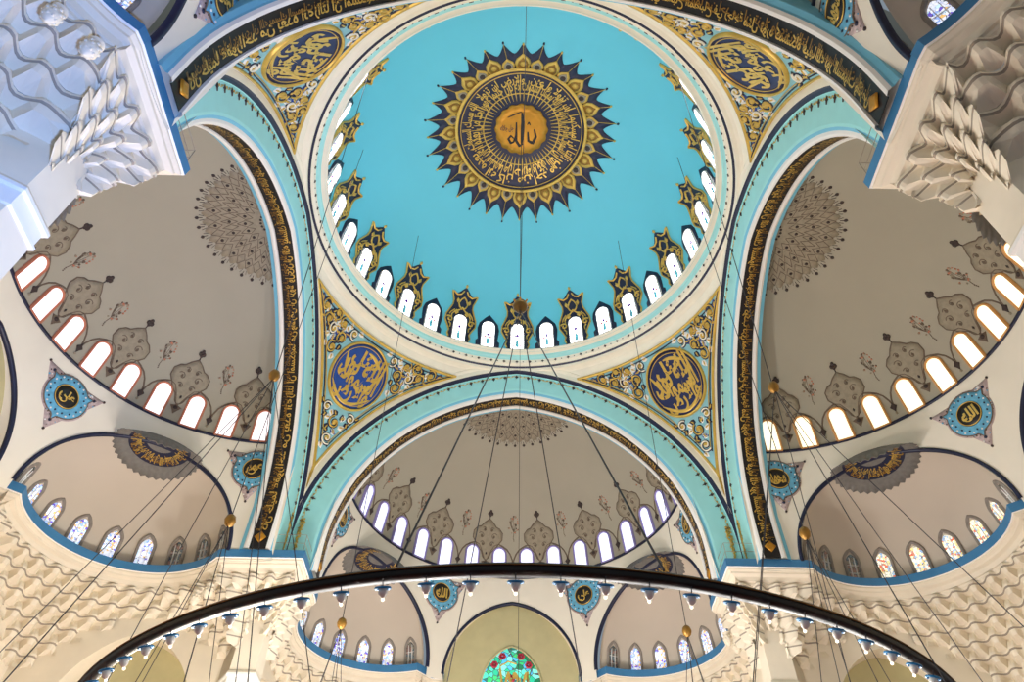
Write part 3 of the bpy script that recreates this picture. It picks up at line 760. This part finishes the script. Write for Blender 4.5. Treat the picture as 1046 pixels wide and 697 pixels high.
for sd,rz in SIDES.items():
    o=sd0 if sd=='far' else dup(sd0); o.rotation_euler.z=rz; sdobj[sd]=o
    tag(o,{'far':'pale half dome behind the far great arch','left':'pale half dome on the left side','right':'pale half dome on the right side with yellow-lit windows','near':'half dome overhead behind the near great arch'}[sd],'half dome','half domes around the turquoise dome','structure')
    o=ros0 if sd=='far' else dup(ros0)
    if sd!='near' or True: o.rotation_euler.z=rz; tag(o,f'brown painted petal rosette at the crown of the {sd} half dome','rosette','crown rosettes of the half domes')
    # windows, cartouches, sprays of the half dome row
    if sd!='near':
        first=None
        for k in range(16):
            ph=5.6+11.25*(k-8)
            if first is None: first=ow=window('window_%d'%(wn+1),SD.fn(0),.37,1.85,*glassf[sd],0.,.13)
            else: ow=dup(first)
            wn+=1; ow.name='window_%d'%wn; place(ow,ph,rz)
            tag(ow,f'arched window in the {sd} half dome row, {rowpos(k,16)}','window',f'arched windows of the {sd} half dome','structure')
        for k in range(8):
            oc=cart_p if cart_first else dup(cart_p); cart_first=False
            place(oc,-78.75+22.5*k,rz); tag(oc,f'brown painted lobed cartouche above the {sd} half dome windows, {rowpos(k,8)}','cartouche',f'painted cartouches of the {sd} half dome')
        for k in range(7):
            oc=spray_p if spray_first else dup(spray_p); spray_first=False
            place(oc,-67.5+22.5*k,rz); tag(oc,f'small painted flower spray between cartouches of the {sd} half dome, '+('middle of the row' if k==3 else rowpos(k,7)),'flower spray',f'painted flower sprays of the {sd} half dome')
    # triangular medallions
    for ph in (-86,-27.7,27.7,86):
        if sd=='near' and abs(ph)<50 and False: continue
        om=tri_med(0) if (sd,ph) in (('far',-86),('far',-27.7),('far',27.7),('far',86)) else dup(tmp[ph])
        if sd=='far': tmp[ph]=om
        place(om,ph,rz)
        where={-86:'beside its left pier',-27.7:'between the left niche and the middle arch',27.7:'between the middle arch and the right niche',86:'beside its right pier'}[ph]
        tag(om,f'blue triangular medallion of the {sd} half dome {where}','medallion','triangular medallions under the half domes')
    # exedra rosettes and windows
    for sg in (1,-1):
        hand='right' if sg>0 else 'left'
        o=exr[sg] if exfirst[sg] else dup(exr[sg]); exfirst[sg]=False; o.rotation_euler.z=rz
        tag(o,f'grey and gold ringed rosette in the {hand} niche vault under the {sd} half dome','rosette','rosettes of the corner niche vaults')
        for k in range(NEX):
            dim=(sg>0 and k==0) or (sg<0 and k==NEX-1) or (sd=='left' and sg>0 and k>=6) or (sd=='right' and sg<0 and k<=2)
            g='stained_dim' if dim else ('stained_warm' if sd=='right' else 'stained_cool')
            if sd=='near' and False: continue
            key=(sg,k,g)
            if key in exw and exw[key]: ow=dup(exw[key])
            else: ow=ex_window(sg,R(-80+160*k/(NEX-1)),g); exw[key]=ow
            wn+=1; ow.name='window_%d'%wn; ow.rotation_euler.z=rz
            tag(ow,f'small stained glass window in the {hand} niche under the {sd} half dome, '+('middle of nine' if k==4 else rowpos(k,9)),'window',f'stained windows of the {hand} niche under the {sd} half dome','structure')

# ------------------------------------------------------------------ cornices, muqarnas, piers
def resample(pts,step):
    out=[]
    for i in range(len(pts)-1):
        a,b=Vector(pts[i]),Vector(pts[i+1]); n=max(1,round((b-a).length/step))
        for k in range(n): out.append(tuple(a+(b-a)*k/n))
    out.append(tuple(pts[-1])); return out
def lerp(a,b,t): return tuple(x+(y-x)*t for x,y in zip(a,b))
def offs(path,d):
    """move a plan path sideways by d (positive = towards the left of travel)"""
    out=[]
    for i,p in enumerate(path):
        ns=[]
        for a,b in ((i-1,i),(i,i+1)):
            if 0<=a and b<len(path):
                dx,dy=path[b][0]-path[a][0],path[b][1]-path[a][1]; L=sqrt(dx*dx+dy*dy)
                if L>1e-6: ns.append((-dy/L,dx/L))
        nx=sum(n[0] for n in ns)/len(ns); ny=sum(n[1] for n in ns)/len(ns); L2=nx*nx+ny*ny or 1
        out.append((p[0]+nx*d/L2,p[1]+ny*d/L2))
    return out
CPROF=[(0,.06,None),(-.02,.08,'cornice_blue'),(0,-.32,'cornice_blue'),(.06,-.34,'white'),(.06,-.42,'stone'),(.16,-.5,'stone'),(.18,-.58,'stone'),(.34,-.66,'stone'),(.42,-.84,'stone'),(.5,-.86,'stone'),(.52,-.95,'stone'),(.6,-1.0,'stone')]
def cornice(mb,path,inward,prof=CPROF,z=ZC):
    rows=[]
    for d,dz,m in prof: rows.append(([(x,y,z+dz) for x,y in offs(path,inward*d)],m))
    for a,b in zip(rows,rows[1:]): mb.grid([a[0],b[0]],b[1])
    # walkway on top
    top=offs(path,inward*1.7); mb.grid([[(x,y,z+.06) for x,y in path],[(x,y,z+.06) for x,y in top]],'cornice_blue')
def muqarnas(mb,ml,top,tgt,z,tiers,th,step,cell):
    """top,tgt: plan points with the same count; cells along them recede tier by tier"""
    # arc length
    L=[0]
    for a,b in zip(top,top[1:]): L.append(L[-1]+math.dist(a,b))
    tot=L[-1]; nc=max(2,round(tot/cell))
    def at(s,k):
        s=max(0,min(tot,s)); i=0
        while i<len(L)-2 and L[i+1]<s: i+=1
        t=(s-L[i])/(L[i+1]-L[i]) if L[i+1]>L[i] else 0
        p=lerp(top[i],top[i+1],t); q=lerp(tgt[i],tgt[i+1],t); d=math.dist(p,q)
        f=1 if d<1e-6 else min(1,k*step/d); return Vector(lerp(p,q,f)),(Vector(q)-Vector(p)).normalized() if d>1e-6 else Vector((0,0))
    WT=[1,.85,.15,-.5,-.75,-.5,.15,.85]; NU=8
    cols=nc*NU
    SP=[at(i*tot/cols,k) for k in range(tiers+1) for i in range(cols+1)]
    g=lambda k,i:SP[k*(cols+1)+i]
    # common outward direction per column
    nr=[g(0,i)[1] for i in range(cols+1)]
    amp=.2
    def wave(k,i): return WT[(i+(NU//2 if k%2 else 0))%NU]
    for k in range(tiers):
        zt=z-k*th; lip=[];lip2=[];mid=[];low=[];lipb=[]
        for i in range(cols+1):
            f0=g(k,i)[0]; f1=g(k+1,i)[0]; w=wave(k,i); n0=nr[i]
            a=f0-n0*amp*w; lip.append((a.x,a.y,zt)); lip2.append((a.x,a.y,zt-.1)); b_=a+n0*.05; lipb.append((b_.x,b_.y,zt-.12))
            t=.22 if w>.5 else (.6 if w>-.2 else 1.12)
            m_=f0.lerp(f1,t)-n0*amp*w*(.75 if w>0 else .5); mid.append((m_.x,m_.y,zt-th*(.66 if w>.5 else .5 if w>-.2 else .36)))
            w2=wave(k+1,i); c_=f1-n0*amp*w2*.9; low.append((c_.x,c_.y,zt-th))
        still=lambda k,i:k>0 and (g(k,i)[0]-g(k+1,i)[0]).length<.03 and (g(k,i+1)[0]-g(k+1,i+1)[0]).length<.03
        i=0
        while i<cols:
            if still(k,i): i+=1; continue
            j=i
            while j<cols and not still(k,j): j+=1
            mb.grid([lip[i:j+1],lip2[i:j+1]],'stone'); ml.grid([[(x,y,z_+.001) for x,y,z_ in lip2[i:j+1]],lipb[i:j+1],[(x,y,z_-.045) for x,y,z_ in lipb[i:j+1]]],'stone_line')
            i=j
        b=len(mb.v)
        for A_,B_ in (([(x,y,z_-.045) for x,y,z_ in lipb],mid),(mid,low)):
            for i in range(cols):
                if still(k,i): continue
                q=[A_[i],A_[i+1],B_[i+1],B_[i]]
                if (i+(0 if A_ is mid else 1))%2: mb.face([q[0],q[1],q[2]],'stone'); mb.face([q[0],q[2],q[3]],'stone')
                else: mb.face([q[0],q[1],q[3]],'stone'); mb.face([q[1],q[2],q[3]],'stone')
# canonical corner between the far (+Y) and right (+X) sides
P1,P0,Q1=(9.83,13.53),(9.83,9.83),(13.53,9.83)
pp=resample([P1,P0,Q1],.37)
tp=resample([(11.0,12.1),(11.0,11.0),(12.1,11.0)],.11)
def match(n,pl):
    L=[0]
    for a,b in zip(pl,pl[1:]): L.append(L[-1]+math.dist(a,b))
    out=[]
    for k in range(n):
        s=L[-1]*k/(n-1); i=0
        while i<len(L)-2 and L[i+1]<s: i+=1
        out.append(lerp(pl[i],pl[i+1],(s-L[i])/(L[i+1]-L[i])))
    return out
def pier(label):
    r0=empty('pier')
    mb=MB(); cornice(mb,pp,-1 if False else 1); mb.build('cornice',r0,smooth=False)
    mb=MB(); ml=MB(); top=offs(pp,.45); muqarnas(mb,ml,top,match(len(top),tp),ZC-.98,5,.62,.3,.72)
    mb.build('muqarnas',r0,smooth=False); ml.build('tier_line',r0)  # thin grey line strip along each tier's lip
    mb=MB(); pl=[(12.3,12.95),(11.0,12.1),(11.0,11.0),(12.1,11.0),(12.95,12.3)]
    mb.grid([[(x,y,18.6) for x,y in pl],[(x,y,0) for x,y in pl]],'stone'); mb.build('shaft',r0,smooth=False)
    mb=MB(); pl2=[(12.3,12.95),(11.0,12.08),(11.0,11.0),(12.08,11.0),(12.95,12.3)]
    rows=[]
    for d,dz,m in [(0.02,.12,None),(-.06,.1,'stone'),(-.1,.0,'stone'),(-.1,-.1,'white'),(-.02,-.14,'white'),(-.02,-.55,'white'),(-.07,-.58,'stone_line'),(-.07,-.66,'white'),(.02,-.7,'white')]: rows.append(([(x,y,15.62+dz) for x,y in offs(pl2,d)],m))
    for a,b in zip(rows,rows[1:]): mb.grid([a[0],b[0]],b[1])
    mb.build('string_course',r0,smooth=False)
    mb=MB(); rp=offs(pp,.12)
    for h in (.55,1.0): mb.tube([(x,y,ZC+h) for x,y in rp],.012,'stone_line',5)
    for k in range(0,len(rp),5): mb.tube([(rp[k][0],rp[k][1],ZC),(rp[k][0],rp[k][1],ZC+1.0)],.014,'stone_line',5)
    mb.build('railing',r0)
    for (x,y,z) in ((10.41,13.91,19.0),(11.0,14.66,19.0)):
        mb=MB()
        mb.lathe([(.0,-.34),(.09,-.3),(.14,-.22),(.2,-.14),(.22,-.02),(.2,.12),(.15,.24),(.2,.34)],'stone',(x,y,z),10)
        for k in range(8):
            for q,zz,r_ in ((.19,-.02,.06),(.14,-.18,.05),(.18,.12,.06)):
                a=2*PI*k/8+zz*3; mb.lathe([(0,-r_),(r_*.7,-r_*.6),(r_,0),(r_*.7,r_*.6),(0,r_)],'stone',(x+q*cos(a),y+q*sin(a),z+zz),6)
        mb.build('boss',r0)
    return r0
pr0=pier('')
for i,(nm,rz) in enumerate((('far right',0.),('far left',PI/2),('near left',PI),('near right',-PI/2))):
    o=pr0 if i==0 else dup(pr0); o.rotation_euler.z=rz
    tag(o,f'{nm} pale stone pier with blue topped cornice and stalactite carving under the dome arches','pier','four piers under the dome')
# exedra cornice and carving for the right niche of the far side is the mirror of the left one
def niche(sg):
    r0=empty('trim_niche')
    C=(7.05,17.05); 
    arc=[]
    a0,a1=R(-48.5),R(113.6)
    for k in range(61):
        a=a0+(a1-a0)*k/60; arc.append((C[0]+4.27*cos(a),C[1]+4.27*sin(a)))
    path=[(9.83,13.5)]+arc+[(4.55,21.95),(3.9,22.05),(3.9,22.4)]
    # targets: rectangular niche
    WX=12.3; WY=22.35
    poly=[(11.0,12.1),(WX,12.95),(WX,WY),(4.3,WY)]
    def tg(t):
        if t<.06: return lerp(poly[0],poly[1],t/.06)
        if t<.577: return lerp(poly[1],poly[2],(t-.06)/.517)
        return lerp(poly[2],poly[3],(t-.577)/.423)
    tgt=[(11.0,12.1)]+[tg(k/60) for k in range(61)]+[(4.3,22.6),(3.9,22.6),(3.9,22.7)]
    if sg<0: path=[(-x,y) for x,y in path]; tgt=[(-x,y) for x,y in tgt]
    inw=1 if sg<0 else -1
    mb=MB(); cornice(mb,path,inw); mb.build('cornice',r0,smooth=False)
    top=offs(path,inw*.45); n=len(top)-2
    mb=MB(); ml=MB(); muqarnas(mb,ml,top[:n],tgt[:n],ZC-.98,6,.6,.42,.86); mb.build('muqarnas',r0,smooth=False); ml.build('tier_line',r0)  # grey line strips follow the carved tiers
    # flat wall below: back wall with a pointed arch
    W=lambda l,d,z:(sg*(WX+d),17.05+l,z)
    mb=MB(); cols=[]
    ls=sorted(set([-4.1,-3.7,3.7,4.5,WY-17.05]+[-3.3*cos(PI*k/40) for k in range(41)]))
    oz=lambda l:13.6+4.35*(.88*sqrt(max(0,1-(l/3.3)**2))+.12*max(0,1-abs(l)/3.3))
    for l in ls:
        zb_=oz(l) if abs(l)<3.3 else 0.
        cols.append([W(l,0,19.9),W(l,0,.5*(19.9+zb_)),W(l,0,zb_)])
    mb.grid(cols,'stone')
    la=[-3.3*cos(PI*k/40) for k in range(41)]
    mb.grid([[W(l,0,oz(l)) for l in la],[W(l,1.,oz(l)) for l in la]],'stone'); mb.grid([[W(l,1.,oz(l)) for l in la],[W(l,1.,0) for l in la]],'khaki')
    for l in (-3.3,3.3): mb.face([W(l,0,13.6),W(l,1.,13.6),W(l,1.,0),W(l,0,0)],'stone')
    mb.grid([[(sg*11.0,12.1,19.9),(sg*WX,12.95,19.9)],[(sg*11.0,12.1,0),(sg*WX,12.95,0)]],'stone')
    mb.grid([[(sg*WX,WY,19.9),(sg*3.9,WY,19.9)],[(sg*WX,WY,0),(sg*3.9,WY,0)]],'stone')
    mb.build('niche_wall',r0,smooth=False)
    return r0
nz={}
for sd,rz in SIDES.items():
    for sg in (1,-1):
        hand='right' if sg>0 else 'left'
        if sg not in nz: o=nz[sg]=niche(sg)
        else: o=dup(nz[sg])
        if sd=='near':
            for ch in list(o.children):
                if ch.name.startswith('niche_wall'): bpy.data.objects.remove(ch)
        o.rotation_euler.z=rz; o.name='trim_%d'%(10+len(nz)+list(SIDES).index(sd)*2)
        tag(o,f'curved blue topped cornice with stalactite carving in the {hand} niche under the {sd} half dome','cornice','curved niche cornices','structure')

# ------------------------------------------------------------------ stained glass window of the far wall
r0=empty('stained_glass_window'); tag(r0,'emerald and turquoise pointed stained glass window with gold calligraphy in the far wall','window')
wf=lambda u,v,off=0.:(u,CW-.02-off,18.75+v)
mb=MB(); patch(mb,wf,[(-1.8,0),(-1.8,1.2)]+[(-1.8*cos(PI*k/24),1.2+2.6*(.85*sin(PI*k/24)+.15*(1-abs(cos(PI*k/24))))) for k in range(1,24)]+[(1.8,1.2),(1.8,0)],'stained_emerald',.05,(1,.6,.3),ctr=(0,1.4)); g=mb.build('glass',r0)
mb=MB()
for x,y in ((-1.0,2.7),(1.0,2.7),(-.55,3.2),(.55,3.2),(0,1.9)):
    for k in range(6): patch(mb,wf,circ(x+.13*cos(k*PI/3),y+.13*sin(k*PI/3),.1,8),'glass_red',.08,(1,),.05)
mb.build('red_flowers',g)
mb=MB(); put_text(mb,'محمد',lambda x,y,o_:wf(-.9+1.9*x,1.1+1.5*y,o_),'gold',.1,bold=.03); ribbon(mb,wf,[(-.7,2.6),(-.2,2.9),(.3,2.75)],.09,.05,'gold',.05); ribbon(mb,wf,[(.9,1.2),(.95,2.3)],.1,.05,'gold',.05); mb.build('calligraphy',g)
mb=MB(); ribbon(mb,wf,[(-1.8,0),(-1.8,1.2)]+[(-1.8*cos(PI*k/24),1.2+2.6*(.85*sin(PI*k/24)+.15*(1-abs(cos(PI*k/24))))) for k in range(1,24)]+[(1.8,1.2),(1.8,0)],.12,.12,'khaki'); mb.build('frame',r0)

# ------------------------------------------------------------------ chandelier
ch=empty('ring_chandelier',(0,0,7.75)); tag(ch,'huge black and gilt ring chandelier with small blue lamps hanging under the dome','chandelier')
S=(0,0,7.75)
mb=MB(); prof=[(10.2,-.12),(10.22,-.15),(10.38,-.15),(10.4,-.12),(10.4,-.01),(10.38,.02),(10.22,.02),(10.2,-.01)]
n=160
rows=[[(r*sin(2*PI*k/n),r*cos(2*PI*k/n),z) for k in range(n)] for r,z in prof+prof[:1]]
mb.grid(rows,'ring_black',True); mb.build('ring',ch)
mb=MB()
for r,z in ((10.41,-.03),): mb.tube([(r*sin(2*PI*k/n),r*cos(2*PI*k/n),z) for k in range(n)],.014,'ring_gilt',6,True)
mb.build('gilt_moulding',ch)
mb=MB(); HZ=27.15-7.75
mb.lathe([(0,.55),(.05,.5),(.06,.35),(.2,.3),(.3,.15),(.34,0),(.3,-.15),(.18,-.28),(.06,-.32),(.05,-.5),(0,-.55)],'ring_gilt',(0,0,HZ),16); 
for k in range(8): mb.tube([(.3*cos(k*PI/4),.3*sin(k*PI/4),HZ),(.42*cos(k*PI/4),.42*sin(k*PI/4),HZ+.12)],.04,'bronze',5)
mb.build('hub',ch)
for a in (-11.6,11.6,180-20,180+20):
    mb=MB(); mb.tube([(0,0,HZ-.3),(10.3*sin(R(a)),-10.3*cos(R(a)),.1)],.022,'wire',5); mb.build('cable',ch)
mb=MB(); mb.tube([(0,0,45.25-7.75),(0,0,HZ+.5)],.02,'wire',5); mb.build('cord',ch)
mb=MB(); mb.tube([(.05,-9.55,38.9-7.75),(0,0,HZ+.5)],.016,'wire',5); mb.build('stay_wire',ch)
mb=MB(); mb.tube([(0,0,HZ-.5),(0,0,-3)],.008,'wire',5); mb.build('drop_cord',ch)
lp=MB()   # lamp at local origin: hanger, blue hoop, opal glass
lp.tube([(0,.0,.26),(0,0,.06)],.01,'wire',5)
lp.tube([(.125*cos(2*PI*k/16),.125*sin(2*PI*k/16),.03) for k in range(16)],.024,'lamp_blue',6,True)
lp.tube([(-.125,0,.03),(0,0,.06),(.125,0,.03)],.012,'lamp_blue',5); lp.tube([(0,-.125,.03),(0,0,.06),(0,.125,.03)],.012,'lamp_blue',5)
lm0=lp.build('lamp',ch)
gl=MB(); gl.lathe([(.03,.05),(.07,.03),(.085,-.02),(.075,-.07),(.045,-.11),(.03,-.13),(0,-.14)],'opal',(0,0,0),12); g0=gl.build('opal_glass',lm0)
bl=MB(); bl.lathe([(0,-.12),(.03,-.14),(.03,-.17),(0,-.19)],'bulb',(0,0,0),8); b0=bl.build('bulb',lm0)
NL=96
for k in range(NL):
    a=R(-1.27+3.75*k); p=(10.3*sin(a),-10.3*cos(a),-.3)
    l=lm0 if k==0 else lm0.copy()
    if k: 
        COL.objects.link(l); l.parent=ch
        for c_ in (g0,b0):
            q=c_.copy(); COL.objects.link(q); q.parent=l
    l.location=p; l.rotation_euler=(R(22),0,a); l.scale=(.88,.88,.88)
# side chandeliers: gilt ball, cord, stays
def hang(label,hub,top,rr,zr,na):
    r0=empty('hanging_ring',hub); tag(r0,label,'chandelier','small hanging rings around the great ring chandelier')
    mb=MB(); mb.lathe([(0,.24),(.05,.22),(.14,.14),(.18,0),(.14,-.14),(.05,-.22),(0,-.24)],'dark_gold',(0,0,0),12); mb.build('ball',r0)
    mb=MB(); mb.tube([(top[0]-hub[0],top[1]-hub[1],top[2]-hub[2]),(0,0,.2)],.016,'wire',5); mb.build('cord',r0)
    mb=MB(); n=48; mb.tube([(rr*cos(2*PI*k/n),rr*sin(2*PI*k/n),zr-hub[2]) for k in range(n)],.07,'ring_black',8,True); mb.build('ring',r0)
    for k in range(na):
        a=2*PI*(k+.3)/na; mb=MB(); mb.tube([(0,0,-.15),(rr*cos(a),rr*sin(a),zr-hub[2])],.012,'wire',5); mb.build('cable',r0)
hang('gilt ball and fan of cables hanging before the left half dome windows',(-7.72,-4.3,18),(-7.72,-6.2,38.2),4.,6.4,6)
hang('gilt ball and fan of cables hanging before the right half dome windows',(7.85,-4.2,18),(7.89,-5.9,38.2),4.,6.4,6)
hang('small gilt ball on a cord beside the left niche arch',(-9.0,-.9,15),(-9.0,-.9,40.1),1.6,6.4,5)
hang('small gilt ball on a cord beside the right niche arch',(8.9,-.8,15),(8.9,-.8,40.1),1.6,6.4,5)
hang('small gilt ball hanging before the far left niche windows',(-6.4,5.4,15),(-6.4,5.4,41.),1.6,6.4,5)
hang('small gilt ball hanging before the far right niche windows',(6.3,5.5,15),(6.3,5.5,41.),1.6,6.4,5)

# ------------------------------------------------------------------ floor
mb=MB(); mb.box((-26,-26,-.2),(26,26,0),'carpet'); o=mb.build('floor',smooth=False); tag(o,'red carpeted prayer hall floor','floor',kind='structure')

# ------------------------------------------------------------------ light
def point(name,loc,e,col,rad=.5):
    l=bpy.data.lights.new(name,'POINT'); l.energy=e; l.color=col; l.shadow_soft_size=rad; o=bpy.data.objects.new(name,l); COL.objects.link(o); o.location=loc; return o
for k in range(8):
    a=2*PI*(k+.5)/8; point('chandelier_light',(8.*sin(a),8.*cos(a),7.0),(.72 if sin(a)>0 else 1.12)*3300 if cos(a)>.5 else (.6 if sin(a)>0 else 1.1)*2600 if cos(a)>0 else 300 if cos(a)>-.5 else 150,(1,.985,.95),.5)
sl=bpy.data.lights.new('added_pier_light','SPOT'); sl.energy=9000; sl.color=(.24,.44,1.); sl.spot_size=R(64); sl.spot_blend=.5; sl.shadow_soft_size=.5  # added blue spot that tints the near left pier, no fixture there
so=bpy.data.objects.new('added_pier_light',sl); COL.objects.link(so); so.location=(-2.5,-16.5,6.5)
so.rotation_euler=(Vector((-10.8,-12.6,17.5))-Vector((-2.5,-16.5,6.5))).to_track_quat('-Z','Y').to_euler()
point('added_side_light',(-8.6,1.6,6.6),3400,(1.,.9,.72),.5)  # added warm fill for the lower left walls; hanging rings have no bulbs
point('added_side_light',(7.9,-2.6,6.6),120,(1.,.9,.78),.5)  # weaker added fill on the right, without a lamp of its own

w=bpy.data.worlds.new('World'); scene.world=w; w.use_nodes=True
bg=w.node_tree.nodes['Background']; bg.inputs[0].default_value=(.72,.86,1,1); bg.inputs[1].default_value=.3

# ------------------------------------------------------------------ camera
FPX,YAW,PIT,ROLL=748.2289,.0009,.8541,.0182
cam=bpy.data.cameras.new('camera'); co=bpy.data.objects.new('camera',cam); COL.objects.link(co)
cam.sensor_fit='HORIZONTAL'; cam.sensor_width=36; cam.lens=FPX/1046*36; cam.clip_end=500
import sys
f=Vector((sin(YAW)*cos(PIT),cos(YAW)*cos(PIT),sin(PIT))); r_=Vector((cos(YAW),-sin(YAW),0)); u=r_.cross(f)
r2=r_*cos(ROLL)+u*sin(ROLL); u2=u*cos(ROLL)-r_*sin(ROLL)
co.matrix_world=Matrix(((r2.x,u2.x,-f.x,-.3574),(r2.y,u2.y,-f.y,-20.1986),(r2.z,u2.z,-f.z,1.6),(0,0,0,1)))
scene.camera=co
scene.view_settings.view_transform='Standard'; scene.view_settings.look='None'; scene.view_settings.gamma=1; scene.view_settings.use_curve_mapping=False
scene.view_settings.exposure=0.
